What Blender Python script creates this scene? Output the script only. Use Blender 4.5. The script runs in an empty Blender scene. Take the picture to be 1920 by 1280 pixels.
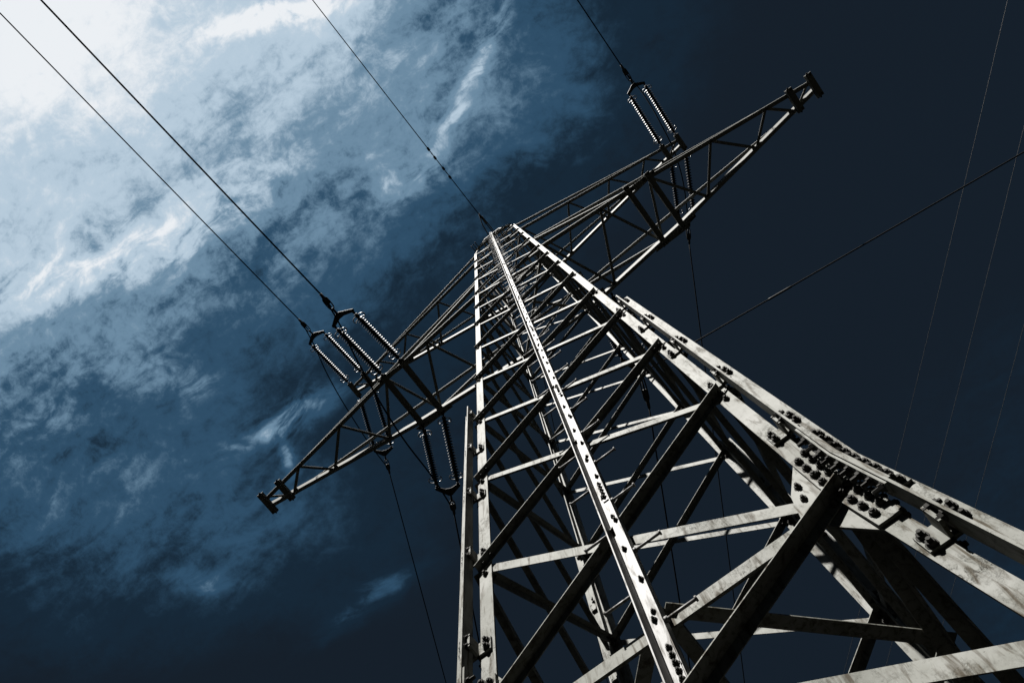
import bpy, math, random
from mathutils import Vector, Matrix

random.seed(7)
SC = bpy.context.scene
COL = SC.collection
ZC = 1.7                                   # eye height above the ground; heights below are from the eye

# ------------------------------------------------------------------ camera
cam_data = bpy.data.cameras.new("camera")
cam_data.sensor_width = 36.0
cam_data.lens = 27.1875
cam_data.clip_start = 0.05
cam_data.clip_end = 5000.0
cam = bpy.data.objects.new("camera", cam_data)
COL.objects.link(cam)
RX = Vector((0.79463, 0.59924, -0.04910)).normalized()
RD = Vector((-0.07580, 0.18020, 0.98060)).normalized()       # view direction
RX = (RX - RD * RX.dot(RD)).normalized()
RU = RX.cross(-RD) * -1.0                                    # up = back x right
RU = (-RD).cross(RX)
M = Matrix(((RX.x, RU.x, -RD.x, 0.4155), (RX.y, RU.y, -RD.y, -2.6701), (RX.z, RU.z, -RD.z, ZC), (0, 0, 0, 1)))
cam.matrix_world = M
SC.camera = cam

# ------------------------------------------------------------------ sun and sky
SUN = Vector((-0.018, -0.61, 0.79)).normalized()
sun_el = math.asin(SUN.z)
sun_data = bpy.data.lights.new("sun", 'SUN')
sun_data.energy = 5.0
sun_data.angle = math.radians(0.5)
sun_data.color = (1.0, 0.97, 0.92)
sun = bpy.data.objects.new("sun", sun_data)
COL.objects.link(sun)
sun.rotation_euler = SUN.to_track_quat('Z', 'Y').to_euler()
sun.location = SUN * 60

world = bpy.data.worlds.new("World")
SC.world = world
world.use_nodes = True
nt = world.node_tree
nt.nodes.clear()
N = nt.nodes.new
L = nt.links.new

def math_node(op, a, b=None, clamp=False):
    n = N("ShaderNodeMath"); n.operation = op; n.use_clamp = clamp
    for i, v in enumerate((a, b)):
        if v is None: continue
        if isinstance(v, (int, float)): n.inputs[i].default_value = v
        else: L(v, n.inputs[i])
    return n.outputs[0]

def vmath(op, a, b=None, scale=None):
    n = N("ShaderNodeVectorMath"); n.operation = op
    for i, v in enumerate((a, b)):
        if v is None: continue
        if isinstance(v, (tuple, list, Vector)): n.inputs[i].default_value = v
        else: L(v, n.inputs[i])
    if scale is not None: n.inputs["Scale"].default_value = scale
    return n

sky = N("ShaderNodeTexSky")
sky.sky_type = 'NISHITA'
sky.sun_disc = False
sky.sun_elevation = sun_el
sky.sun_rotation = math.atan2(SUN.x, SUN.y)
sky.altitude = 2500
sky.air_density = 0.6
sky.dust_density = 0.2
sky.ozone_density = 2.0

geo = N("ShaderNodeTexCoord")
sep = N("ShaderNodeSeparateXYZ"); L(geo.outputs["Generated"], sep.inputs[0])
zc = math_node('MAXIMUM', sep.outputs[2], 0.12)
comb = N("ShaderNodeCombineXYZ")
L(math_node('DIVIDE', sep.outputs[0], zc), comb.inputs[0])
L(math_node('DIVIDE', sep.outputs[1], zc), comb.inputs[1])
P0 = comb.outputs[0]                      # point on a flat cloud layer overhead, one unit up

def noise(vec, scale, detail, rough, dist=0.0, lac=2.0):
    n = N("ShaderNodeTexNoise"); n.noise_dimensions = '3D'
    L(vec, n.inputs["Vector"]); n.inputs["Scale"].default_value = scale
    n.inputs["Detail"].default_value = detail; n.inputs["Roughness"].default_value = rough
    n.inputs["Lacunarity"].default_value = lac; n.inputs["Distortion"].default_value = dist
    return n

wn = noise(P0, 2.6, 4, 0.55)
warp = vmath('SCALE', vmath('SUBTRACT', wn.outputs["Color"], (0.5, 0.5, 0.5)).outputs[0], scale=0.13)
P1 = vmath('ADD', P0, warp.outputs[0]).outputs[0]

CLOUDS = [(-0.316, -0.587, 0.561), (-0.195, -0.498, 0.245), (-0.071, -0.408, 0.387), (0.054, -0.316, 0.221), (0.363, -0.09, 0.034), (-0.424, -0.479, 0.169), (-0.173, -0.292, -0.065), (-0.044, -0.196, -0.034), (0.086, -0.099, 0.2), (-0.538, -0.363, 0.197), (-0.41, -0.266, 0.194), (-0.281, -0.168, 0.288), (-0.149, -0.068, 0.129), (-0.015, 0.033, -0.036), (-0.66, -0.24, 0.226), (-0.396, -0.036, -0.102), (-0.26, 0.068, -0.052), (-0.123, 0.174, 0.061), (-0.79, -0.108, 0.051), (-0.656, -0.003, 0.064), (-0.519, 0.105, 0.176), (-0.38, 0.214, 0.052), (-0.791, 0.143, 0.037), (-0.651, 0.256, -0.026), (-0.154, 0.654, 0.032), (-0.33, -0.85, 0.5), (0.30, 1.0, 0.085), (0.42, 0.66, 0.06)]
total = None
for cx, cy, a in CLOUDS:                  # broad cloud banks
    d = vmath('SUBTRACT', P1, (cx, cy, 0)).outputs[0]
    dd = vmath('DOT_PRODUCT', d, d).outputs["Value"]
    g = math_node('MULTIPLY', math_node('EXPONENT', math_node('MULTIPLY', dd, -25.0)), a)
    total = g if total is None else math_node('ADD', total, g)

WISPS = [  # centre, angle, half length, half width, strength
    ((-0.061, -0.305), 0.442, 0.085, 0.014, 0.50),
    ((0.080, -0.110), -0.411, 0.12, 0.011, 0.26),
    ((-0.059, -0.064), -0.003, 0.06, 0.022, 0.14),
    ((-0.464, -0.223), 0.344, 0.13, 0.035, 0.28),
    ((-0.260, -0.178), 0.061, 0.10, 0.035, 0.20),
    ((-0.388, 0.085), 0.155, 0.075, 0.019, 0.30),
    ((-0.409, 0.125), -0.964, 0.030, 0.009, 0.20),
    ((-0.475, 0.361), -0.017, 0.085, 0.018, 0.09),
    ((-0.616, 0.194), 0.719, 0.045, 0.014, 0.14),
    ((-0.425, 0.352), 0.17, 0.045, 0.014, 0.09),
    ((-0.455, -0.035), 0.905, 0.07, 0.03, 0.12),
]
wn2 = noise(P0, 9.0, 5, 0.6)
warp2 = vmath('SCALE', vmath('SUBTRACT', wn2.outputs["Color"], (0.5, 0.5, 0.5)).outputs[0], scale=0.05)
P2 = vmath('ADD', P0, warp2.outputs[0]).outputs[0]
wtot = None
for (cx, cy), ang, hl, hw_, a in WISPS:   # thin bright wisps
    d = vmath('SUBTRACT', P2, (cx, cy, 0)).outputs[0]
    u = vmath('DOT_PRODUCT', d, (math.cos(ang) / hl, math.sin(ang) / hl, 0)).outputs["Value"]
    v = vmath('DOT_PRODUCT', d, (-math.sin(ang) / hw_, math.cos(ang) / hw_, 0)).outputs["Value"]
    q = math_node('ADD', math_node('MULTIPLY', u, u), math_node('MULTIPLY', v, v))
    g = math_node('MULTIPLY', math_node('EXPONENT', math_node('MULTIPLY', q, -1.0)), a)
    wtot = g if wtot is None else math_node('ADD', wtot, g)

# fibrous detail, stretched along the wind
mp = N("ShaderNodeMapping"); L(P1, mp.inputs[0])
mp.inputs["Rotation"].default_value = (0, 0, math.radians(-28)); mp.inputs["Scale"].default_value = (0.9, 1.7, 1.0)
n1 = noise(mp.outputs[0], 5.5, 12, 0.57, 0.5)
mp2 = N('ShaderNodeMapping'); L(P1, mp2.inputs[0]); mp2.inputs['Scale'].default_value = (0.75, 1.5, 1.0)
n2 = noise(mp2.outputs[0], 21.0, 10, 0.60, 0.5)
n0 = noise(P1, 2.3, 3, 0.5)
f0 = math_node('SUBTRACT', n0.outputs["Fac"], 0.5)
f1 = math_node('SUBTRACT', n1.outputs["Fac"], 0.5)
f2 = math_node('SUBTRACT', n2.outputs["Fac"], 0.5)
n3 = noise(P2, 64.0, 7, 0.7, 0.2)
f3 = math_node('SUBTRACT', n3.outputs["Fac"], 0.5)
det = math_node('ADD', math_node('ADD', math_node('MULTIPLY', f1, 2.2), math_node('MULTIPLY', f0, 1.6)), math_node('ADD', math_node('MULTIPLY', f2, 1.6), math_node('MULTIPLY', f3, 1.3)))
base = math_node('MULTIPLY', math_node('MAXIMUM', math_node('SUBTRACT', total, 0.028), 0.0), 1.22)
wmod = math_node('MULTIPLY', wtot, math_node('MAXIMUM', math_node('ADD', math_node('MULTIPLY', f2, 4.0), 1.0), 0.1))
amp = math_node('MINIMUM', math_node('ADD', math_node('MULTIPLY', base, 0.72), 0.012), 0.27)
cov = math_node('ADD', math_node('ADD', base, math_node('MULTIPLY', det, amp)), wmod)
cov = math_node('MULTIPLY', cov, 1.0, clamp=True)

ramp = N("ShaderNodeValToRGB")
L(cov, ramp.inputs[0])
cr = ramp.color_ramp
cr.interpolation = 'EASE'
def lin(*c):
    return tuple(((x / 255 + 0.055) / 1.055) ** 2.4 if x > 10 else x / 255 / 12.92 for x in c) + (1.0,)
stops = [(0.0, lin(20, 29, 39)), (0.09, lin(21, 38, 53)), (0.25, lin(47, 79, 105)), (0.45, lin(110, 141, 165)), (0.70, lin(186, 206, 222)), (1.0, lin(240, 244, 248))]
cr.elements[0].position, cr.elements[0].color = stops[0]
cr.elements[1].position, cr.elements[1].color = stops[-1]
for p_, c_ in stops[1:-1]:
    e = cr.elements.new(p_); e.color = c_
cs = N("ShaderNodeVectorMath"); cs.operation = 'SCALE'; L(ramp.outputs[0], cs.inputs[0]); cs.inputs["Scale"].default_value = 5.5
ss = N("ShaderNodeVectorMath"); ss.operation = 'MULTIPLY'; L(sky.outputs[0], ss.inputs[0]); ss.inputs[1].default_value = (0.020, 0.020, 0.016)
add = vmath('ADD', cs.outputs[0], ss.outputs[0])
bg = N("ShaderNodeBackground"); L(add.outputs[0], bg.inputs[0]); bg.inputs[1].default_value = 0.05
wo = N("ShaderNodeOutputWorld"); L(bg.outputs[0], wo.inputs[0])

SC.view_settings.view_transform = 'Standard'
SC.view_settings.look = 'None'
SC.view_settings.exposure = 1.8
SC.view_settings.gamma = 1.0
SC.view_settings.use_curve_mapping = False

# ------------------------------------------------------------------ materials
def new_mat(name):
    m = bpy.data.materials.new(name); m.use_nodes = True
    t = m.node_tree; b = t.nodes["Principled BSDF"]
    return m, t, b

def tex(t, kind, **kw):
    n = t.nodes.new(kind)
    for k, v in kw.items(): n.inputs[k].default_value = v
    return n

def steel_material(name, c_hi, c_lo, peel, rough=0.62, metal=0.0):
    m, t, b = new_mat(name)
    ln = t.links.new
    tc = t.nodes.new("ShaderNodeTexCoord"); co = tc.outputs["Object"]
    sp = t.nodes.new("ShaderNodeSeparateXYZ"); ln(co, sp.inputs[0])
    low = t.nodes.new("ShaderNodeMapRange"); ln(sp.outputs[2], low.inputs[0])      # weathering is heavier near the foot
    low.inputs[1].default_value = 1.5; low.inputs[2].default_value = 14.0
    low.inputs[3].default_value = 1.0; low.inputs[4].default_value = 0.0
    nA = tex(t, "ShaderNodeTexNoise", Scale=3.2, Detail=9.0, Roughness=0.65); ln(co, nA.inputs["Vector"])
    mpn = t.nodes.new("ShaderNodeMapping"); mpn.inputs["Scale"].default_value = (30, 30, 4); ln(co, mpn.inputs[0])
    nB = tex(t, "ShaderNodeTexNoise", Scale=1.0, Detail=8.0, Roughness=0.6, Distortion=0.8); ln(mpn.outputs[0], nB.inputs["Vector"])
    r1 = t.nodes.new("ShaderNodeMapRange"); ln(nA.outputs["Fac"], r1.inputs[0])
    r1.inputs[1].default_value = 0.26; r1.inputs[2].default_value = 0.66
    mulA = t.nodes.new("ShaderNodeMath"); mulA.operation = 'MULTIPLY'; ln(r1.outputs[0], mulA.inputs[0])
    adl = t.nodes.new("ShaderNodeMath"); adl.operation = 'MULTIPLY_ADD'; ln(low.outputs[0], adl.inputs[0])
    adl.inputs[1].default_value = 0.95; adl.inputs[2].default_value = 0.20
    ln(adl.outputs[0], mulA.inputs[1])
    mx = t.nodes.new("ShaderNodeMix"); mx.data_type = 'RGBA'
    ln(mulA.outputs[0], mx.inputs["Factor"]); mx.inputs["A"].default_value = c_hi; mx.inputs["B"].default_value = c_lo
    # dark streaks running down the members
    st = t.nodes.new("ShaderNodeMapRange"); ln(nB.outputs["Fac"], st.inputs[0])
    st.inputs[1].default_value = 0.50; st.inputs[2].default_value = 0.66
    st2 = t.nodes.new("ShaderNodeMath"); st2.operation = 'MULTIPLY'; ln(st.outputs[0], st2.inputs[0])
    sl = t.nodes.new("ShaderNodeMath"); sl.operation = 'MULTIPLY_ADD'; ln(low.outputs[0], sl.inputs[0]); sl.inputs[1].default_value = 1.1; sl.inputs[2].default_value = 0.10
    ln(sl.outputs[0], st2.inputs[1])
    mx2 = t.nodes.new("ShaderNodeMix"); mx2.data_type = 'RGBA'
    ln(st2.outputs[0], mx2.inputs["Factor"]); ln(mx.outputs["Result"], mx2.inputs["A"]); mx2.inputs["B"].default_value = (0.034, 0.029, 0.021, 1)
    # flaking paint: ragged, broken flake edges inside patches
    mpf = t.nodes.new("ShaderNodeMapping"); mpf.inputs["Scale"].default_value = (1.0, 1.0, 0.55); ln(co, mpf.inputs[0])
    nC = tex(t, "ShaderNodeTexNoise", Scale=34.0, Detail=9.0, Roughness=0.74, Distortion=0.3); ln(mpf.outputs[0], nC.inputs["Vector"])
    ab = t.nodes.new("ShaderNodeMath"); ab.operation = 'SUBTRACT'; ln(nC.outputs["Fac"], ab.inputs[0]); ab.inputs[1].default_value = 0.53
    ab2 = t.nodes.new("ShaderNodeMath"); ab2.operation = 'ABSOLUTE'; ln(ab.outputs[0], ab2.inputs[0])
    cr_ = t.nodes.new("ShaderNodeMapRange"); ln(ab2.outputs[0], cr_.inputs[0])
    cr_.inputs[1].default_value = 0.010; cr_.inputs[2].default_value = 0.036; cr_.inputs[3].default_value = 1.0; cr_.inputs[4].default_value = 0.0
    nD = tex(t, "ShaderNodeTexNoise", Scale=5.0, Detail=6.0, Roughness=0.65); ln(co, nD.inputs["Vector"])
    pm = t.nodes.new("ShaderNodeMapRange"); ln(nD.outputs["Fac"], pm.inputs[0]); pm.inputs[1].default_value = 0.46; pm.inputs[2].default_value = 0.66
    nF = tex(t, "ShaderNodeTexNoise", Scale=38.0, Detail=3.0, Roughness=0.6); ln(co, nF.inputs["Vector"])
    pf = t.nodes.new("ShaderNodeMapRange"); ln(nF.outputs["Fac"], pf.inputs[0]); pf.inputs[1].default_value = 0.42; pf.inputs[2].default_value = 0.52
    pk0 = t.nodes.new("ShaderNodeMath"); pk0.operation = 'MULTIPLY'; ln(cr_.outputs[0], pk0.inputs[0]); ln(pf.outputs[0], pk0.inputs[1])
    pk = t.nodes.new("ShaderNodeMath"); pk.operation = 'MULTIPLY'; ln(pk0.outputs[0], pk.inputs[0]); ln(pm.outputs[0], pk.inputs[1])
    pk2 = t.nodes.new("ShaderNodeMath"); pk2.operation = 'MULTIPLY'; ln(pk.outputs[0], pk2.inputs[0])
    pl_ = t.nodes.new("ShaderNodeMath"); pl_.operation = 'MULTIPLY_ADD'; ln(low.outputs[0], pl_.inputs[0]); pl_.inputs[1].default_value = peel * 0.8; pl_.inputs[2].default_value = peel * 0.2
    ln(pl_.outputs[0], pk2.inputs[1])
    # stained bare patches between the flakes
    sb = t.nodes.new("ShaderNodeMapRange"); ln(nC.outputs["Fac"], sb.inputs[0]); sb.inputs[1].default_value = 0.46; sb.inputs[2].default_value = 0.72
    sb2 = t.nodes.new("ShaderNodeMath"); sb2.operation = 'MULTIPLY'; ln(sb.outputs[0], sb2.inputs[0]); ln(pm.outputs[0], sb2.inputs[1])
    sb3 = t.nodes.new("ShaderNodeMath"); sb3.operation = 'MULTIPLY'; ln(sb2.outputs[0], sb3.inputs[0]); ln(pl_.outputs[0], sb3.inputs[1])
    sb4 = t.nodes.new("ShaderNodeMath"); sb4.operation = 'MULTIPLY'; ln(sb3.outputs[0], sb4.inputs[0]); sb4.inputs[1].default_value = 0.6
    mx25 = t.nodes.new("ShaderNodeMix"); mx25.data_type = 'RGBA'
    ln(sb4.outputs[0], mx25.inputs["Factor"]); ln(mx2.outputs["Result"], mx25.inputs["A"]); mx25.inputs["B"].default_value = (0.0504, 0.0475, 0.0374, 1)
    mx3 = t.nodes.new("ShaderNodeMix"); mx3.data_type = 'RGBA'
    ln(pk2.outputs[0], mx3.inputs["Factor"]); ln(mx25.outputs["Result"], mx3.inputs["A"]); mx3.inputs["B"].default_value = (0.0115, 0.0108, 0.0086, 1)
    # specks
    nE = tex(t, "ShaderNodeTexNoise", Scale=60.0, Detail=4.0, Roughness=0.7); ln(co, nE.inputs["Vector"])
    sk = t.nodes.new("ShaderNodeMapRange"); ln(nE.outputs["Fac"], sk.inputs[0]); sk.inputs[1].default_value = 0.66; sk.inputs[2].default_value = 0.70
    sk.inputs[4].default_value = 0.7
    mx4 = t.nodes.new("ShaderNodeMix"); mx4.data_type = 'RGBA'
    ln(sk.outputs[0], mx4.inputs["Factor"]); ln(mx3.outputs["Result"], mx4.inputs["A"]); mx4.inputs["B"].default_value = (0.0324, 0.0302, 0.0252, 1)
    ln(mx4.outputs["Result"], b.inputs["Base Color"])
    b.inputs["Roughness"].default_value = rough; b.inputs["Metallic"].default_value = metal
    s1_ = t.nodes.new("ShaderNodeMath"); s1_.operation = 'ADD'; ln(st2.outputs[0], s1_.inputs[0]); ln(sb3.outputs[0], s1_.inputs[1])
    s2_ = t.nodes.new("ShaderNodeMath"); s2_.operation = 'ADD'; s2_.use_clamp = True; ln(s1_.outputs[0], s2_.inputs[0]); ln(pk2.outputs[0], s2_.inputs[1])
    s3_ = t.nodes.new("ShaderNodeMapRange"); ln(s2_.outputs[0], s3_.inputs[0]); s3_.inputs[3].default_value = 0.085; s3_.inputs[4].default_value = 0.02
    ln(s3_.outputs[0], b.inputs["Specular IOR Level"])
    bp = t.nodes.new("ShaderNodeBump"); bp.inputs["Strength"].default_value = 0.6; bp.inputs["Distance"].default_value = 0.004
    hs = t.nodes.new("ShaderNodeMath"); hs.operation = 'SUBTRACT'; ln(nA.outputs["Fac"], hs.inputs[0]); ln(sb3.outputs[0], hs.inputs[1])
    ln(hs.outputs[0], bp.inputs["Height"]); ln(bp.outputs[0], b.inputs["Normal"])
    return m

def plain(name, c, rough, metal=0.0, var=0.3, scale=14.0, spec=0.4):
    m, t, b = new_mat(name); ln = t.links.new
    tc = t.nodes.new("ShaderNodeTexCoord")
    n = tex(t, "ShaderNodeTexNoise", Scale=scale, Detail=5.0, Roughness=0.6); ln(tc.outputs["Object"], n.inputs["Vector"])
    mx = t.nodes.new("ShaderNodeMix"); mx.data_type = 'RGBA'; ln(n.outputs["Fac"], mx.inputs["Factor"])
    mx.inputs["A"].default_value = tuple(x * (1 - var) for x in c) + (1,)
    mx.inputs["B"].default_value = tuple(min(1, x * (1 + var)) for x in c) + (1,)
    ln(mx.outputs["Result"], b.inputs["Base Color"])
    b.inputs["Roughness"].default_value = rough; b.inputs["Metallic"].default_value = metal
    b.inputs["Specular IOR Level"].default_value = spec
    return m

STEEL = steel_material("painted_steel", (0.138, 0.140, 0.133, 1), (0.058, 0.0605, 0.051, 1), 1.0)
BRACE = steel_material("brace_steel", (0.140, 0.142, 0.134, 1), (0.062, 0.0645, 0.054, 1), 0.8)
GALV = steel_material("galvanised_rail", (0.145, 0.145, 0.147, 1), (0.1368, 0.1368, 0.1368, 1), 0.15, rough=0.5)
BOLT = plain("weathered_bolt", (0.024, 0.0235, 0.022), 0.7, 0.0, 0.3, 14.0, 0.03)
FITTING = plain("dull_fitting_metal", (0.0324, 0.0324, 0.0310), 0.6, 0.0, 0.3, 14.0, 0.1)
HORN = plain("galvanised_horn", (0.2160, 0.2232, 0.2304), 0.4, 0.3, 0.1)
GLAZE = plain("glazed_porcelain", (0.020, 0.0195, 0.019), 0.45, 0.0, 0.05, 6.0, 0.035)
CAP = plain("insulator_cap", (0.0252, 0.0252, 0.0252), 0.6, 0.0, 0.3, 14.0, 0.1)
WIRE = plain("aged_conductor", (0.006, 0.0063, 0.0068), 0.8, 0.0, 0.15, 40.0, 0.05)
CONC = plain("foundation_concrete", (0.2376, 0.2304, 0.2160), 0.9)

def ground_material():
    m, t, b = new_mat("grass_ground"); ln = t.links.new
    tc = t.nodes.new("ShaderNodeTexCoord")
    a = tex(t, "ShaderNodeTexNoise", Scale=0.35, Detail=8.0, Roughness=0.6); ln(tc.outputs["Object"], a.inputs["Vector"])
    c = tex(t, "ShaderNodeTexNoise", Scale=22.0, Detail=6.0, Roughness=0.7); ln(tc.outputs["Object"], c.inputs["Vector"])
    r = t.nodes.new("ShaderNodeValToRGB"); ln(a.outputs["Fac"], r.inputs[0])
    r.color_ramp.elements[0].position = 0.35; r.color_ramp.elements[0].color = (0.0050, 0.0054, 0.0043, 1)
    r.color_ramp.elements[1].position = 0.7; r.color_ramp.elements[1].color = (0.0094, 0.0090, 0.0079, 1)
    mx = t.nodes.new("ShaderNodeMix"); mx.data_type = 'RGBA'; mx.blend_type = 'MULTIPLY'; mx.inputs["Factor"].default_value = 0.7
    ln(r.outputs[0], mx.inputs["A"]); ln(c.outputs["Color"], mx.inputs["B"]); ln(mx.outputs["Result"], b.inputs["Base Color"])
    b.inputs["Roughness"].default_value = 1.0; b.inputs["Specular IOR Level"].default_value = 0.0
    bp = t.nodes.new("ShaderNodeBump"); bp.inputs["Strength"].default_value = 0.8; bp.inputs["Distance"].default_value = 0.05
    ln(c.outputs["Fac"], bp.inputs["Height"]); ln(bp.outputs[0], b.inputs["Normal"])
    return m
GROUND = ground_material()

# ------------------------------------------------------------------ mesh helpers
def V(*a): return Vector(a)

class MB:
    """collects shapes for one mesh object; heights are measured from the eye and lifted by ZC on build"""
    def __init__(s): s.v = []; s.f = []; s.m = []; s.sm = []; s.mi = 0; s.smooth = False
    def add(s, vs, fs):
        o = len(s.v); s.v += [tuple(x) for x in vs]
        for f in fs:
            s.f.append([o + i for i in f]); s.m.append(s.mi); s.sm.append(s.smooth)
    def prism(s, prof0, prof1):
        n = len(prof0)
        fs = [list(range(n))[::-1], [n + i for i in range(n)]] + [[i, (i + 1) % n, n + (i + 1) % n, n + i] for i in range(n)]
        s.add(list(prof0) + list(prof1), fs)
    def sweep(s, rings):
        n = len(rings[0]); vs = [p for r in rings for p in r]; fs = [list(range(n))[::-1], [(len(rings) - 1) * n + i for i in range(n)]]
        for k in range(len(rings) - 1):
            fs += [[k * n + i, k * n + (i + 1) % n, (k + 1) * n + (i + 1) % n, (k + 1) * n + i] for i in range(n)]
        s.add(vs, fs)
    def angle(s, p0, p1, u, v, w, t=None, w2=None):
        """steel angle: corner line p0-p1, flanges towards u and v"""
        p0, p1 = Vector(p0), Vector(p1); a = (p1 - p0).normalized()
        v = Vector(v); v = (v - a * v.dot(a)).normalized()
        u = Vector(u); u = (u - a * u.dot(a)); u = (u - v * u.dot(v)).normalized()
        t = t or w * 0.1; w2 = w2 or w
        pr = [(0, 0), (w, 0), (w, t), (t, t), (t, w2), (0, w2)]
        s.prism([p0 + u * x + v * y for x, y in pr], [p1 + u * x + v * y for x, y in pr])
    def bar(s, p0, p1, u, w, t):
        """flat bar centred on p0-p1, width w along u, thickness t"""
        p0, p1 = Vector(p0), Vector(p1); a = (p1 - p0).normalized()
        u = Vector(u); u = (u - a * u.dot(a)).normalized(); n = a.cross(u)
        pr = [(-w / 2, -t / 2), (w / 2, -t / 2), (w / 2, t / 2), (-w / 2, t / 2)]
        s.prism([p0 + u * x + n * y for x, y in pr], [p1 + u * x + n * y for x, y in pr])
    def plate(s, pts, n, t):
        n = Vector(n).normalized() * t
        s.prism([Vector(p) for p in pts], [Vector(p) + n for p in pts])
    def tube(s, pts, r, n=8, r_end=None):
        pts = [Vector(p) for p in pts]; rings = []
        a0 = (pts[1] - pts[0]).normalized(); u = a0.orthogonal().normalized()
        for i, p in enumerate(pts):
            a = (pts[min(i + 1, len(pts) - 1)] - pts[max(i - 1, 0)]).normalized()
            u = (u - a * u.dot(a)).normalized(); w = a.cross(u)
            rr = r if r_end is None else r + (r_end - r) * i / (len(pts) - 1)
            rings.append([p + (u * math.cos(2 * math.pi * k / n) + w * math.sin(2 * math.pi * k / n)) * rr for k in range(n)])
        old = s.smooth; s.smooth = True; s.sweep(rings); s.smooth = old
    def lathe(s, p0, axis, prof, n=14):
        p0 = Vector(p0); a = Vector(axis).normalized(); u = a.orthogonal().normalized(); w = a.cross(u)
        rings = [[p0 + a * h + (u * math.cos(2 * math.pi * k / n) + w * math.sin(2 * math.pi * k / n)) * r for k in range(n)] for r, h in prof]
        s.sweep(rings)
    def bolt(s, p, n, r=0.017, h=0.016, stub=0.012):
        """hexagonal head or nut with the thread showing, standing on a plate"""
        n = Vector(n).normalized(); p = Vector(p); u = n.orthogonal().normalized(); w = n.cross(u); a0 = random.random()
        def ring(q, rr, k): return [q + (u * math.cos(a0 + 2 * math.pi * i / k) + w * math.sin(a0 + 2 * math.pi * i / k)) * rr for i in range(k)]
        s.prism(ring(p - n * 0.004, r * 1.22, 12), ring(p + n * 0.003, r * 1.22, 12))
        s.prism(ring(p + n * 0.003, r, 6), ring(p + n * h, r * 0.94, 6))
        if stub: s.prism(ring(p + n * h, r * 0.58, 6), ring(p + n * (h + stub), r * 0.5, 6))
    def build(s, name, mats, parent=None):
        me = bpy.data.meshes.new(name)
        me.from_pydata([(x, y, z + ZC) for x, y, z in s.v], [], s.f)
        mats = mats if isinstance(mats, (list, tuple)) else [mats]
        for m in mats: me.materials.append(m)
        me.polygons.foreach_set("material_index", s.m)
        me.polygons.foreach_set("use_smooth", s.sm)
        me.update()
        import bmesh
        bm = bmesh.new(); bm.from_mesh(me); bmesh.ops.recalc_face_normals(bm, faces=bm.faces); bm.to_mesh(me); bm.free()
        o = bpy.data.objects.new(name, me); COL.objects.link(o)
        if parent: o.parent = parent
        return o

def tag(o, label=None, cat=None, group=None, kind=None):
    if label: o["label"] = label
    if cat: o["category"] = cat
    if group: o["group"] = group
    if kind: o["kind"] = kind
    return o

def empty(name, parent=None):
    o = bpy.data.objects.new(name, None); o.empty_display_size = 0.3; COL.objects.link(o)
    if parent: o.parent = parent
    return o

# ------------------------------------------------------------------ ground
g = MB()
R = 1500.0
ringpts = [(R * math.cos(2 * math.pi * k / 48), R * math.sin(2 * math.pi * k / 48), -ZC) for k in range(48)]
g.add(ringpts, [list(range(48))])
tag(g.build("ground", GROUND), kind="structure")

# ------------------------------------------------------------------ the tower
tower = tag(empty("transmission_tower"), "tall grey steel lattice pylon with two crossarms, its bolted legs filling the right", "pylon")

HW = 0.9                                  # half width of the straight upper body
ZB = 2.87                                 # where the legs begin to splay
LW, LT = 0.087, 0.011                     # leg angle
GAP = 0.028
def half(z): return HW + 0.068 * max(0.0, ZB - z)
LEVELS = [-1.55, -0.1, 1.60, ZB, 4.25, 5.70, 7.26, 8.93, 10.85, 12.80, 14.73, 16.75, 19.60, 22.20, 24.60, 27.70]
ZTOP = 28.2

def leg_ring(sx, sy, z, prof, off=0.0):
    h = half(z) + off
    return [V(sx * (h + x), sy * (h + y), z) for x, y in prof]
L_IN = [(0, 0), (-LW, 0), (-LW, -LT), (-LT, -LT), (-LT, -LW), (0, -LW)]
L_OUT = [(0, 0), (LW, 0), (LW, LT), (LT, LT), (LT, LW), (0, LW)]
STITCH = [7.42, 6.38, 5.36, 4.39, 3.43, 2.2, 1.2, 0.2]

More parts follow.
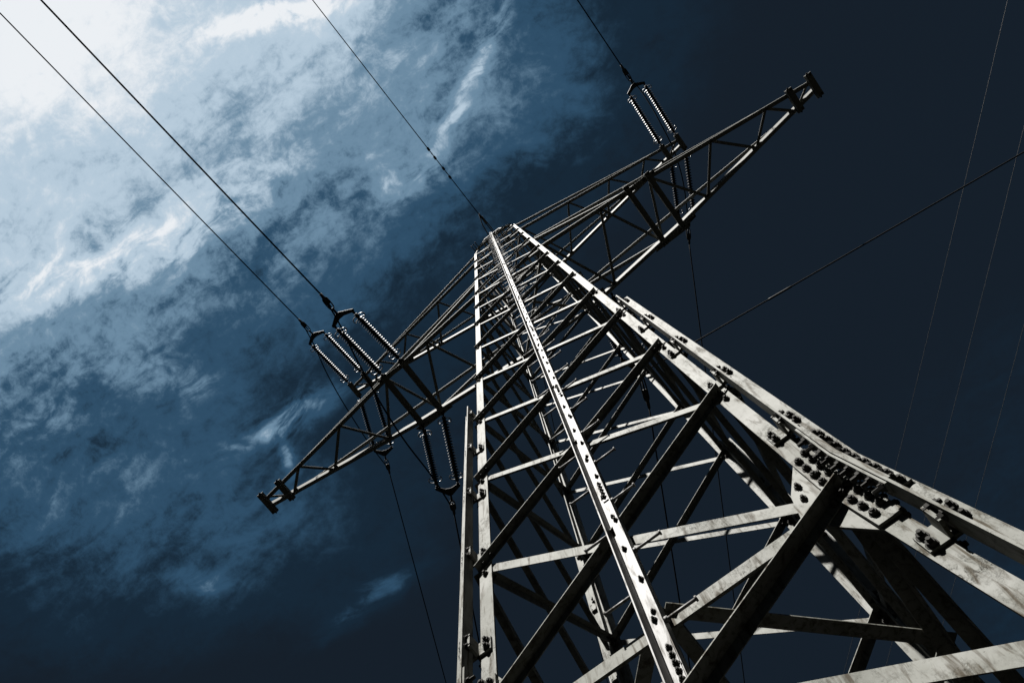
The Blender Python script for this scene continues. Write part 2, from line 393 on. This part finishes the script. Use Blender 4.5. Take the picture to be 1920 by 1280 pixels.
for sx, sy in ((-1, -1), (1, -1), (1, 1), (-1, 1)):
    b = MB()
    b.sweep([leg_ring(sx, sy, z, L_IN) for z in (-1.6, ZB, 10.0, 20.0, ZTOP)])
    b.mi = 1
    ny = V(0, sy, 0); nx = V(sx, 0, 0)
    for z in LEVELS[1:]:                  # bolts of the bracing on both flanges
        h = half(z)
        for dz in (-0.09, 0.09):
            b.bolt(V(sx * (h - 0.045), sy * h, z + dz), ny)
            b.bolt(V(sx * h, sy * (h - 0.045), z + dz), nx)
            b.bolt(V(sx * (h - 0.05), sy * (h - LT), z + dz * 0.6), -ny)
            b.bolt(V(sx * (h - LT), sy * (h - 0.05), z + dz * 0.6), -nx)
    leg = b.build("leg", [STEEL, BOLT], tower)
    r = MB()
    r.sweep([leg_ring(sx, sy, z, L_OUT, GAP) for z in (-1.6, ZB, 7.6)])
    r.mi = 1
    for z in STITCH:
        h = half(z) + GAP
        for dz in (-0.035, 0.035):
            r.bolt(V(sx * (h + 0.052), sy * (h + LT), z + dz), ny, 0.017)
            r.bolt(V(sx * (h + LT), sy * (h + 0.052), z + dz), nx, 0.017)
            r.bolt(V(sx * h, sy * (h + 0.055), z + dz), -nx, 0.016)
            r.bolt(V(sx * (h + 0.055), sy * h, z + dz), -ny, 0.016)
    r.build("reinforcing_angle", [STEEL, BOLT], leg)
    for z in STITCH:                      # small packing plates that tie the two angles together
        h = half(z); s_ = MB()
        for ax in (0, 1):
            def q(a, c, zz):              # a across the flange, c out of it
                return V(sx * (h + a), sy * (h + c), zz) if ax == 0 else V(sx * (h + c), sy * (h + a), zz)
            s_.mi = 0
            nn = ny if ax == 0 else nx
            s_.plate([q(-0.072, 0.002, z - 0.05), q(GAP + 0.06, 0.002, z - 0.05), q(GAP + 0.06, 0.002, z + 0.05), q(-0.072, 0.002, z + 0.05)], nn, 0.014)
            s_.mi = 1
            for dz in (-0.026, 0.026):
                s_.bolt(q(-0.048, 0.016, z + dz), nn, 0.018)
        s_.build("packing_plate", [STEEL, BOLT], leg)
    for ax in (0, 1):                     # splice at the knee
        s_ = MB()
        def q(a, c, zz):
            h = half(zz)
            return V(sx * (h + a), sy * (h + c), zz) if ax == 0 else V(sx * (h + c), sy * (h + a), zz)
        nn = ny if ax == 0 else nx; mm = nx if ax == 0 else ny
        s_.sweep([[q(-0.090, 0.002, z), q(0.012, 0.002, z), q(0.012, 0.016, z), q(-0.090, 0.016, z)] for z in (2.42, ZB, 3.16)])
        o2 = GAP + LT + 0.002
        s_.sweep([[q(GAP + 0.016, o2, z), q(GAP + 0.080, o2, z), q(GAP + 0.080, o2 + 0.012, z), q(GAP + 0.016, o2 + 0.012, z)] for z in (2.48, ZB, 3.14)])
        s_.sweep([[q(GAP - 0.002, GAP + 0.02, z), q(GAP - 0.002, GAP + 0.080, z), q(GAP - 0.012, GAP + 0.080, z), q(GAP - 0.012, GAP + 0.02, z)] for z in (2.46, ZB, 3.2)])
        s_.mi = 1
        for k in range(9):
            z = 2.49 + k * 0.078
            s_.bolt(q(-0.062, 0.016, z), nn, 0.0165, 0.018, 0.006); s_.bolt(q(-0.016, 0.016, z + 0.03), nn, 0.0165, 0.018, 0.006)
            s_.bolt(q(GAP + 0.054, o2 + 0.012, z + 0.02), nn, 0.0165, 0.018, 0.006)
            s_.bolt(q(GAP - 0.012, GAP + 0.055, z), -mm, 0.018, 0.016, 0.026)
        s_.build("splice_plate", [STEEL, BOLT], leg)
    ft = MB()
    hb = half(-1.6)
    ft.sweep([[V(sx * hb + a * w, sy * hb + c * w, z) for a, c in ((-1, -1), (1, -1), (1, 1), (-1, 1))] for z, w in ((-1.9, 0.42), (-1.5, 0.42), (-1.42, 0.34))])
    ft.build("foundation", CONC, tower)

def brace_w(z): return 0.078 if z < ZB - 0.1 else 0.068 if z < 4.0 else 0.058 if z < 9 else 0.054
for nx_, ny_ in ((0, -1), (1, 0), (0, 1), (-1, 0)):
    n = V(nx_, ny_, 0); r = V(0, 0, 1).cross(n)
    face = empty("lattice_face", tower)
    def at(side, z, off, ins=0.05):
        return r * (side * (half(z) - ins)) + n * (half(z) + off) + V(0, 0, z)
    for i in range(len(LEVELS) - 1):
        z0, z1 = LEVELS[i], LEVELS[i + 1]
        w = brace_w(z0)
        for side, off, dirn in ((-1, 0.003, n), (1, -LT - 0.003, -n)):
            dark = (side < 0) == (ny_ <= 0)
            p0, p1 = at(side, z0, off, 0.17 if z0 == ZB and side > 0 else 0.05), at(-side, z1 - (0.13 if z1 == ZB else 0.0), off)
            a = (p1 - p0).normalized(); down = V(0, 0, -1); down = (down - a * down.dot(a)); down = (down - n * down.dot(n)).normalized()
            p0 = p0 - a * 0.05; p1 = p1 + a * 0.05
            b = MB(); b.angle(p0 - down * w * 0.4, p1 - down * w * 0.4, down, dirn, w * (0.74 if dark else 1.0), 0.005, w * (0.90 if dark else 0.75))
            b.mi = 1
            t_ = 0.005
            for q_ in (0.05, 0.12):
                for pp in (p0 + a * q_, p1 - a * q_): b.bolt(pp + dirn * t_, dirn, 0.014, 0.012, 0.016)
            b.build("diagonal_brace", [BRACE, BOLT], face)
    for z, w in ((ZB, 0.08), (16.75, 0.07), (19.6, 0.07), (24.6, 0.08), (27.7, 0.07)):
        zz = z - 0.06
        b = MB(); b.angle(at(-1, zz, -LT - 0.018, 0.16 if z == ZB else 0.09), at(1, zz, -LT - 0.018, 0.16 if z == ZB else 0.09), V(0, 0, -1), -n, w, 0.007, w * 0.8)
        b.build("horizontal_strut", [BRACE, BOLT], face)
    for sd in (-1, 1):                    # knee gussets behind the leg flange
        def gp(a, z): return r * (sd * a) + n * (half(z) - LT - 0.002) + V(0, 0, z)
        b = MB(); b.plate([gp(0.83, 3.2), gp(0.71, 2.98), gp(0.675, 2.80), gp(0.74, 2.62), gp(0.86, 2.40), gp(0.90, 2.5), gp(0.89, 3.1)], -n, 0.012)
        b.mi = 1
        for a, z in ((0.74, 2.9), (0.78, 2.78), (0.76, 3.0)): b.bolt(gp(a, z), n, 0.016)
        b.build("gusset_plate", [STEEL, BOLT], face)

plan = MB()
zz = ZB - 0.05
hm = HW - 0.025
for p0, p1 in (((0, -hm, zz), (hm, 0, zz)), ((hm, 0, zz), (0, hm, zz)), ((0, hm, zz), (-hm, 0, zz)), ((-hm, 0, zz), (0, -hm, zz))):
    plan.angle(p0, p1, (0, -1, 0), (0, 0, 1), 0.065)
plan.angle((0.04, -hm, zz + 0.012), (0.04, hm, zz + 0.012), (-1, 0, 0), (0, 0, 1), 0.06)
plan.build("plan_bracing", BRACE, tower)
for z in (16.75, 24.6):
    pb = MB(); hh = HW - 0.06
    pb.angle((-hh, -hh, z), (hh, hh, z), (1, -1, 0), (0, 0, 1), 0.06)
    pb.angle((hh, -hh, z - 0.02), (-hh, hh, z - 0.02), (1, 1, 0), (0, 0, -1), 0.06)
    pb.build("plan_bracing", BRACE, tower)

# ------------------------------------------------------------------ crossarms
def arm(side, z_bot, z_top, tip, tip2, stations, y_tip, y_mid=None, beams=(), w=0.085):
    """one arm: two bottom chords and two top chords that close up towards the tip"""
    A = empty("crossarm", tower)
    S = side
    def ych(x):                           # half depth of the arm at distance x from the tower axis
        if y_mid:
            xm, ym = y_mid
            return HW - 0.02 + (ym - HW + 0.02) * (x - HW) / (xm - HW) if x < xm else ym + (y_tip - ym) * (x - xm) / (tip - xm)
        return HW - 0.02 + (y_tip - HW + 0.02) * (x - HW) / (tip - HW)
    for sy in (-1, 1):
        c = MB()
        xs = [HW - 0.02] + ([y_mid[0]] if y_mid else []) + [tip + 0.06]
        for x0, x1 in zip(xs[:-1], xs[1:]):   # vertical flange outward, flat flange underneath
            sh = -0.045 if sy > 0 else -0.02
            c.angle((S * x0, sy * ych(x0) + sh, z_bot), (S * x1, sy * ych(x1) + sh, z_bot), (0, -0.28 if sy > 0 else 0, 1), (0, 1, 0.28 if sy > 0 else 0), 0.045 if sy < 0 else w + 0.012, 0.009, 0.09)
        c.build("bottom_chord", BRACE, A)
        t_ = MB()
        t_.angle((S * (HW - 0.02), sy * (HW - 0.02), z_top), (S * tip2, sy * ych(tip2), z_bot + 0.10), (0, 0, 1), (0, 1, 0), 0.028, 0.007, 0.075)
        t_.build("top_chord", BRACE, A)
        if beams:
            t_ = MB()
            t_.angle((S * (HW - 0.02), sy * (HW - 0.05), z_top - 0.08), (S * (beams[0] + 0.1), sy * (ych(beams[0]) - 0.03), z_bot + 0.12), (0, 0, 1), (0, 1, 0), 0.035, 0.008, 0.085)
            t_.build("hanger", BRACE, A)
            g_ = MB()
            b0, b1 = beams
            yi = sy * ych(b0)
            g_.plate([(S * (b0 - 0.26), yi + 0.095, z_bot - 0.003), (S * (b0 - 0.2), yi - 0.01, z_bot - 0.003), (S * (b1 + 0.2), yi - 0.01, z_bot - 0.003), (S * (b1 + 0.12), yi + 0.10, z_bot - 0.003)], (0, 0, -1), 0.008)
            g_.mi = 1
            for x in (b0 - 0.16, b0 + 0.1, b1 - 0.12, b1 + 0.12): g_.bolt((S * x, yi + 0.045, z_bot - 0.011), (0, 0, -1), 0.018)
            g_.build("gusset_plate", [STEEL, BOLT], A)
    for (xa, sa), (xb, sb) in zip(stations[:-1], stations[1:]):
        if beams and abs(xa - beams[0]) < 0.1 and abs(xb - beams[1]) < 0.1 and sa == sb: continue
        l_ = MB()
        p0 = V(S * xa, sa * (ych(xa) - 0.02), z_bot + 0.017); p1 = V(S * xb, sb * (ych(xb) - 0.02), z_bot + 0.017)
        ud = (p1 - p0).cross(V(0, 0, 1)); ud = ud if ud.y < 0 else -ud
        l_.angle(p0 - ud.normalized() * 0.03, p1 - ud.normalized() * 0.03, ud, (0, 0, 1), 0.06)
        l_.mi = 1
        a = (p1 - p0).normalized()
        for pp in (p0 + a * 0.03, p1 - a * 0.03): l_.bolt(pp + V(0, 0, -0.022), (0, 0, -1), 0.014, 0.012, 0.012)
        l_.build("lattice_brace", [BRACE, BOLT], A)
    for x in beams:                       # twin cross beams that carry the inner phase
        b = MB(); yy = ych(x) + 0.10
        b.angle((S * x - 0.065, -yy, z_bot - 0.012), (S * x - 0.065, yy, z_bot - 0.012), (1, 0, 0), (0, 0, -1), 0.13, 0.012, 0.08)
        b.mi = 1
        for sy in (-1, 1):
            for dx in (-0.03, 0.03): b.bolt((S * x + dx, sy * (yy - 0.05), z_bot - 0.024), (0, 0, -1), 0.018)
        b.build("cross_beam", [BRACE, BOLT], A)
    for x in (tip2, tip):                 # twin end plates
        b = MB(); yy = 0.28
        b.plate([(S * (x - 0.085), -yy, z_bot - 0.006), (S * (x + 0.085), -yy, z_bot - 0.006), (S * (x + 0.085), yy, z_bot - 0.006), (S * (x - 0.085), yy, z_bot - 0.006)], (0, 0, -1), 0.022)
        b.plate([(S * (x - 0.08), -yy, z_bot - 0.03), (S * (x - 0.08), yy, z_bot - 0.03), (S * (x - 0.08), yy, z_bot - 0.10), (S * (x - 0.08), -yy, z_bot - 0.10)], (S, 0, 0), 0.012)
        b.mi = 1
        for sy in (-1, 1):
            for dx in (-0.06, 0.05): b.bolt((S * (x + dx), sy * (yy - 0.045), z_bot - 0.028), (0, 0, -1), 0.02)
            b.bolt((S * x, sy * (yy + 0.002), z_bot - 0.016), (0, sy, 0), 0.02)
        b.build("end_plate", [BRACE, BOLT], A)
    e_ = MB()
    e_.angle((S * (tip2 + 0.08), 0.15, z_bot + 0.02), (S * (tip - 0.08), -0.08, z_bot + 0.02), (S * 0.5, -1, 0), (0, 0, 1), 0.05)
    e_.build("lattice_brace", BRACE, A)
    return A

def lean(A, x0, x1, dy):                  # the arm is not quite square to the body
    for o in A.children:
        for v in o.data.vertices:
            if v.co.x > x0: v.co.y += dy * (v.co.x - x0) / (x1 - x0)

LOW = [(0.95, -1), (1.68, 1), (2.38, -1), (3.07, 1), (3.6, -1), (4.4, 1), (5.1, -1), (5.82, 1), (6.42, -1), (6.88, 1)]
UPP = [(0.95, -1), (1.74, 1), (2.6, -1), (3.34, 1), (4.05, -1), (4.75, 1), (5.3, -1), (5.78, 1)]
Z1, Z2 = 24.6, 16.75
for s in (-1, 1):
    low_arm = arm(s, Z2, 19.6, 7.5, 7.0, LOW, 0.11, (3.6, 0.64), (3.07, 3.6), 0.09)
    if s > 0: lean(low_arm, HW, 7.5, -0.10)
    arm(s, Z1, 27.7, 6.5, 5.95, UPP, 0.11, None, (), 0.085)

# ------------------------------------------------------------------ earth wire peak
pk = empty("peak", tower)
ZP = 30.45
for sy in (-1, 1):
    for sx in (-1, 1):
        b = MB(); b.angle((sx * HW, sy * HW, ZTOP - 0.2), (sx * 0.36, sy * 0.98, ZP), (-sx, 0, 0), (0, -sy, 0), 0.05)
        b.build("peak_leg", BRACE, pk)
    b = MB(); b.angle((-0.38, sy * 0.99, ZP + 0.03), (0.38, sy * 0.99, ZP + 0.03), (0, 0, -1), (0, -sy, 0), 0.14, 0.012)
    b.build("peak_beam", GALV, pk)
    for k, z in enumerate((28.6, 29.1, 29.6)):
        f = (z - ZTOP) / (ZP - ZTOP); h = HW + (0.36 - HW) * f; f2 = min(1, f + 0.22); h2 = HW + (0.36 - HW) * f2
        b = MB(); s1 = 1 if k % 2 else -1
        b.angle((-s1 * h, sy * 0.91, z), (s1 * h2, sy * 0.93, z + 0.5), (0, 0, -1), (0, sy, 0), 0.05, 0.004, 0.06)
        b.angle((-h, sy * 0.925, z), (h, sy * 0.925, z), (0, 0, -1), (0, sy, 0), 0.05, 0.004, 0.06)
        b.build("peak_lacing", BRACE, pk)
for sx in (-1, 1):
    b = MB(); b.angle((sx * 0.36, -0.95, ZP), (sx * 0.36, 0.95, ZP), (-sx, 0, 0), (0, 0, -1), 0.07); b.build("peak_ridge", BRACE, pk)
    for k in range(4):
        z0 = ZTOP + 0.3 + k * 0.5; f = (z0 - ZTOP) / (ZP - ZTOP); h = HW + (0.36 - HW) * f; s1 = 1 if k % 2 else -1
        b = MB(); b.angle((sx * h, -s1 * 0.9, z0), (sx * (h - 0.12), s1 * 0.92, z0 + 0.5), (0, 0, -1), (-sx, 0, 0), 0.05); b.build("peak_lacing", BRACE, pk)
for k in range(3):                        # step bolts on the left peak leg
    z = 28.5 + k * 0.35; f = (z - ZTOP) / (ZP - ZTOP); h = HW + (0.36 - HW) * f
    b = MB(); b.tube([(-h, -0.92, z), (-h - 0.01, -1.14, z)], 0.016, 6); b.tube([(-h - 0.01, -1.14, z), (-h - 0.01, -1.17, z)], 0.026, 6); b.build("step_bolt", FITTING, pk)

# ------------------------------------------------------------------ climbing rail
ladder = empty("ladder", tower)
YR = -1.0
b = MB()
RAIL = [(-0.054, -1.03), (-0.048, -1.03), (-0.048, -0.936), (0.018, -0.936), (0.018, -0.994), (-0.018, -0.994), (-0.018, -1.0), (0.024, -1.0), (0.024, -0.93), (-0.054, -0.93)]
def rail_ring(z): return [V(x, y, z) for x, y in RAIL]
b.sweep([rail_ring(z) for z in (-1.2, 10, 20, 31.5)])
b.mi = 1
for k in range(110):
    z = -0.9 + k * 0.295
    b.bolt((0.010 if k % 2 else -0.006, YR, z), (0, -1, 0), 0.011, 0.011, 0.01)
    if k % 3 == 0: b.bolt((0.003, YR, z + 0.05), (0, -1, 0), 0.010, 0.010, 0.006)
for z in (1.3, 2.35, 3.9, 6.1, 8.9, 11.7, 14.5, 17.3):
    for k in range(5): b.bolt((0.005, YR - 0.006, z + k * 0.045 - 0.09), (0, -1, 0), 0.011, 0.011, 0.008)
    b.mi = 0
    b.plate([(-0.012, YR - 0.0015, z - 0.13), (0.020, YR - 0.0015, z - 0.13), (0.020, YR - 0.0015, z + 0.13), (-0.012, YR - 0.0015, z + 0.13)], (0, -1, 0), 0.005)
    b.mi = 1
b.build("rail", [GALV, BOLT], ladder)
for k in range(50):
    for side, dz in ((1, 0.0), (-1, 0.28)):
        z = 2.07 + k * 0.578 + dz
        x0 = 0.024 if side > 0 else -0.054
        p = MB(); y = YR + 0.03
        p.tube([(x0, y, z), (x0 + side * 0.14, y, z)], 0.0075, 6)
        p.tube([(x0 + side * 0.14, y, z), (x0 + side * 0.149, y, z)], 0.013, 6)
        p.tube([(x0 - side * 0.002, y, z), (x0 + side * 0.014, y, z)], 0.014, 6)
        p.build("step_bolt", GALV, ladder)
for z in (0.7, 2.81, 5.0, 8.1, 11.8, 16.69, 19.54, 24.54, 27.64, 30.35):
    p = MB()
    p.plate([(-0.03, YR + 0.073, z - 0.03), (0.02, YR + 0.073, z - 0.03), (0.02, YR + 0.073, z + 0.03), (-0.03, YR + 0.073, z + 0.03)], (0, 1, 0), 0.045 if z < 28 else 0.02)
    p.build("rail_bracket", BRACE, ladder)

# ------------------------------------------------------------------ insulators
def spline(pts, n=8):
    pts = [Vector(p) for p in pts]; out = []
    for i in range(len(pts) - 1):
        a, b_, c, d = pts[max(i - 1, 0)], pts[i], pts[i + 1], pts[min(i + 2, len(pts) - 1)]
        for k in range(n):
            t = k / n
            out.append(0.5 * (2 * b_ + (c - a) * t + (2 * a - 5 * b_ + 4 * c - d) * t * t + (3 * b_ - a - 3 * c + d) * t ** 3))
    out.append(pts[-1]); return out

def insulator_set(label, att, ends, apex, clamp):
    I = tag(empty("insulator_set"), label, "insulator", "double insulator strings anchoring the wires to the pylon")
    apex, clamp = Vector(apex), Vector(clamp)
    for a, e in zip(att, ends):
        a, e = Vector(a), Vector(e); d = (e - a).normalized(); Ln = (e - a).length
        s_ = MB(); m0, m1 = 0.20, Ln - 0.20
        n = 20; st = (m1 - m0) / n
        prof = [(0.02, m0 - 0.02), (0.034, m0 - 0.015)]
        for k in range(n):
            h = m0 + k * st
            prof += [(0.034, h + st * 0.06), (0.086, h + st * 0.42), (0.089, h + st * 0.50), (0.086, h + st * 0.58), (0.036, h + st * 0.80)]
        prof += [(0.034, m1 + 0.015), (0.02, m1 + 0.02)]
        s_.smooth = False
        s_.lathe(a, d, prof, 16)
        st_o = s_.build("insulator_string", GLAZE, I)
        f = MB()                           # ball and clevis links at both ends
        for h0, h1, rr in ((0.0, 0.10, 0.016), (0.03, 0.07, 0.03), (0.10, 0.19, 0.044), (m1 + 0.01, m1 + 0.10, 0.044), (m1 + 0.10, Ln, 0.016), (m1 + 0.13, m1 + 0.17, 0.03)):
            f.tube([a + d * h0, a + d * h1], rr, 8)
        f.build("end_fitting", CAP, st_o)
        up = V(0, 0, 1); up = (up - d * up.dot(d)).normalized(); sd = d.cross(up)
        for h, q in ((0.15, 1), (m1 + 0.05, -1)):
            for ss in (-1, 1):             # arcing horns
                c = a + d * h; hn = MB()
                pts = [c, c + sd * ss * 0.07, c + sd * ss * 0.13 + d * q * 0.02, c + sd * ss * 0.15 + d * q * 0.07, c + sd * ss * 0.125 + d * q * 0.11, c + sd * ss * 0.10 + d * q * 0.09 + up * 0.03]
                hn.tube(spline(pts, 4), 0.011, 6); hn.build("arcing_horn", HORN, st_o)
    e0, e1 = Vector(ends[0]), Vector(ends[1])
    mid = (e0 + e1) * 0.5; ax = (e1 - e0).normalized(); out = (clamp - mid); out = (out - ax * out.dot(ax)).normalized(); nn = ax.cross(out)
    y = MB(); base = -0.05
    pts = [e0 - ax * 0.045 + out * 0.022, e0 - ax * 0.045 - out * 0.028, e0 + ax * 0.03 - out * 0.03, mid - ax * 0.06 + out * 0.03, mid + ax * 0.06 + out * 0.03, e1 - ax * 0.03 - out * 0.03, e1 + ax * 0.045 - out * 0.028, e1 + ax * 0.045 + out * 0.022, apex + ax * 0.045 + out * 0.035, apex - ax * 0.045 + out * 0.035]
    pts = [p - nn * 0.012 for p in pts]
    y.plate(pts, nn, 0.024)
    y.mi = 1
    for q_ in (e0, e1, apex): y.bolt(q_ + nn * 0.012, nn, 0.028); y.bolt(q_ - nn * 0.012, -nn, 0.028)
    y.build("yoke_plate", [FITTING, BOLT], I)
    c = MB(); d = (clamp - apex).normalized(); Lc = (clamp - apex).length; s1 = d.cross(nn).normalized()
    c.tube([apex, apex + d * 0.18], 0.026, 8)
    for ss in (-1, 1):
        c.tube(spline([apex + d * 0.14, apex + d * 0.2 + s1 * ss * 0.05, apex + d * (Lc * 0.7) + s1 * ss * 0.055, apex + d * (Lc * 0.8) + s1 * ss * 0.02], 5), 0.016, 6)
    c.tube([apex + d * (Lc * 0.50), apex + d * (Lc * 0.62), clamp - d * 0.12, clamp], 0.055, 8, 0.030)
    c.tube([apex + d * 0.2, apex + d * (Lc * 0.55)], 0.02, 6)
    c.build("tension_clamp", FITTING, I)
    return I

insulator_set("double insulator string reaching up-left from the upper left crossarm tip, nearest the left edge",
    [(-6.5, -0.26, Z1 - 0.03), (-5.95, -0.26, Z1 - 0.03)], [(-6.58, -2.05, 24.3), (-6.01, -2.09, 24.3)], (-6.30, -2.22, 24.25), (-6.33, -2.87, 24.2))
insulator_set("double insulator string reaching up-left from the middle of the lower left crossarm",
    [(-3.6, -0.70, Z2 - 0.04), (-3.07, -0.73, Z2 - 0.04)], [(-3.68, -2.24, 16.5), (-3.17, -2.26, 16.5)], (-3.46, -2.38, 16.48), (-3.46, -2.95, 16.45))
insulator_set("double insulator string reaching up-left from the upper right crossarm tip, highest in view",
    [(5.95, -0.26, Z1 - 0.03), (6.5, -0.26, Z1 - 0.03)], [(5.97, -2.16, 24.3), (6.51, -2.14, 24.3)], (6.22, -2.28, 24.25), (6.23, -2.98, 24.2))
insulator_set("double insulator string hanging down behind the outer half of the lower left crossarm",
    [(-6.5, 0.26, Z1 - 0.03), (-5.95, 0.26, Z1 - 0.03)], [(-7.23, 2.00, 24.4), (-6.74, 2.24, 24.4)], (-7.06, 2.28, 24.38), (-7.31, 2.87, 24.3))
insulator_set("double insulator string hanging down from the lower left crossarm beside the left leg",
    [(-3.6, 0.70, Z2 - 0.04), (-3.07, 0.73, Z2 - 0.04)], [(-4.22, 2.03, 16.5), (-3.80, 2.25, 16.5)], (-4.06, 2.30, 16.5), (-4.27, 2.72, 16.42))
insulator_set("double insulator string hanging down behind the right crossarms",
    [(5.95, 0.26, Z1 - 0.03), (6.5, 0.26, Z1 - 0.03)], [(5.08, 1.90, 24.4), (5.52, 2.12, 24.4)], (5.22, 2.16, 24.4), (4.88, 2.72, 24.3))
insulator_set("double insulator string half hidden inside the pylon behind its right leg",
    [(1.08, 0.86, Z2 - 0.06), (1.5, 0.84, Z2 - 0.06)], [(0.82, 2.22, 16.6), (1.22, 2.42, 16.6)], (0.98, 2.62, 16.57), (0.66, 3.45, 16.5))

# ------------------------------------------------------------------ wires
def wire(label, p, dx, dy, slope, length, r=0.024, curve=None, name="power_line", group=None, cat="wire"):
    p = Vector(p); n = 60; pts = []
    hd = math.hypot(dx, dy); c = slope / length if curve is None else curve
    for k in range(n + 1):
        t = length * (k / n) ** 1.6
        pts.append(p + V(dx * t, dy * t, -slope * t + c * t * t * 0.55))
    b = MB(); b.tube(pts, r, 8)
    return tag(b.build(name, WIRE), label, cat, group)

GF = "wires strung to the pylon"
wire("overhead wire crossing the bright clouds, outer of the two at left, ending lower", (-6.33, -2.86, 24.2), -0.043, -1, 0.15, 220, 0.018, group=GF)
wire("overhead wire crossing the bright clouds, inner of the two at left, ending at middle crossarm", (-3.46, -2.94, 16.45), -0.043, -1, 0.15, 220, 0.018, group=GF)
wire("short stretch of overhead wire entering from the top edge towards the upper right crossarm", (6.23, -2.97, 24.2), -0.025, -1, 0.15, 220, 0.018, group=GF)
wire("wire dropping to the bottom edge from the far outer left insulators", (-7.31, 2.86, 24.3), -0.433, 1, 0.10, 200, 0.017, group=GF)
wire("wire running down behind the left leg from the insulators beside it", (-4.27, 2.71, 16.42), -0.509, 1, 0.10, 200, 0.017, group=GF)
wire("wire running down behind the right leg from the far right insulators", (4.88, 2.71, 24.3), -0.544, 1, 0.10, 200, 0.018, group=GF)
wire("wire running down through the open lattice from the insulators inside the pylon", (0.66, 3.44, 16.5), -0.517, 1, 0.10, 200, 0.017, group=GF)
ew = wire("thin earth wire with two small dampers running from the pylon peak to the top edge", (0.08, -1.03, 30.43), -0.014, -1, 0.06, 220, 0.017, name="earth_wire", group=GF)
for y in (-3.85, -4.75):                  # vibration dampers
    t = -1.03 - y; c = V(0.08 - 0.014 * t, y, 30.43 - 0.06 * t); d = V(0, 0, -1)
    b = MB(); b.tube([c + V(0, 0, 0.03), c + V(0, 0, -0.09)], 0.026, 6); b.tube([c + V(0, -0.22, -0.09), c + V(0, 0.22, -0.09)], 0.012, 6)
    for s in (-1, 1): b.tube([c + V(0, s * 0.13, -0.09), c + V(0, s * 0.27, -0.09)], 0.045, 8)
    b.build("damper", FITTING, ew)
b = MB()
for ss in (-1, 1): b.tube([V(0.08 + ss * 0.0, -1.9, 30.39), V(0.08 + ss * 0.10 - 0.05, -1.45, 30.40), V(0.06 + ss * 0.13 - 0.05, -1.0, 30.43)], 0.022, 6)
b.tube([V(0.09, -1.75, 30.40), V(0.09, -1.4, 30.41)], 0.05, 8)
b.build("wire_clamp", FITTING, ew)
wire("thin earth wire seen faintly through the lattice, running down from the peak", (0.0, 1.0, 30.4), -0.471, 1, 0.09, 200, 0.016, name="earth_wire", group=GF)

def jumper(label, pts, r=0.017):
    b = MB(); b.tube(spline(pts, 10), r, 8)
    return tag(b.build("jumper_cable", WIRE), label, "cable", "slack jumper cables under the crossarms")
jumper("slack jumper cable drooping below the outer left insulators", [(-6.33, -2.6, 24.16), (-6.36, -1.9, 23.75), (-6.48, -1.22, 23.45), (-6.62, -0.42, 23.33), (-6.79, 0.5, 23.42), (-6.97, 1.53, 23.60), (-7.22, 2.55, 24.26)])
jumper("slack jumper cable drooping from middle left crossarm down to the leg-side insulators", [(-3.46, -2.7, 16.4), (-3.49, -2.21, 16.2), (-3.60, -1.4, 15.82), (-3.73, -0.31, 15.52), (-3.84, 0.55, 15.56), (-3.97, 1.6, 15.90), (-4.2, 2.5, 16.4)])
jumper("slack jumper cable drooping under the upper right crossarm tip", [(6.22, -2.6, 24.16), (6.17, -2.09, 23.72), (6.04, -1.54, 23.2), (5.89, -0.97, 22.8), (5.72, -0.2, 22.55), (5.5, 0.7, 22.75), (5.2, 1.75, 23.5), (4.95, 2.5, 24.2)])

sw = wire("dark wire crossing the right sky towards the right edge, meeting the leg", (1.06, 2.70, 16.55), 1, 0.101, 0.05, 140, 0.017, group=GF)
t = 3.35
b = MB(); c0 = V(1.06 + t, 2.70 + 0.101 * t, 16.55 - 0.05 * t); d = V(1, 0.101, -0.05).normalized()
b.tube([c0 - d * 0.28, c0 - d * 0.2, c0, c0 + d * 0.2, c0 + d * 0.28], 0.025, 8)
b.build("splice_sleeve", FITTING, sw)

FAR = "faint wires of another line at the far right"
for lab, s in (("faint hair-thin wire in the right sky, leftmost of the three, reaching the top edge", 28.72), ("faint hair-thin wire in the right sky, middle one of the three", 31.70), ("faint hair-thin wire in the right sky, rightmost of the three, low by the edge", 35.05)):
    pts = []
    for k in range(41):
        u = -90 + 180 * k / 40
        x, y = s / 2 + u * 0.7071, s / 2 - u * 0.7071
        pts.append(V(x, y, 34.6 + 0.0006 * u * u))
    b = MB(); b.tube(pts, 0.009, 6)
    tag(b.build("distant_wire", FITTING), lab, "wire", FAR)
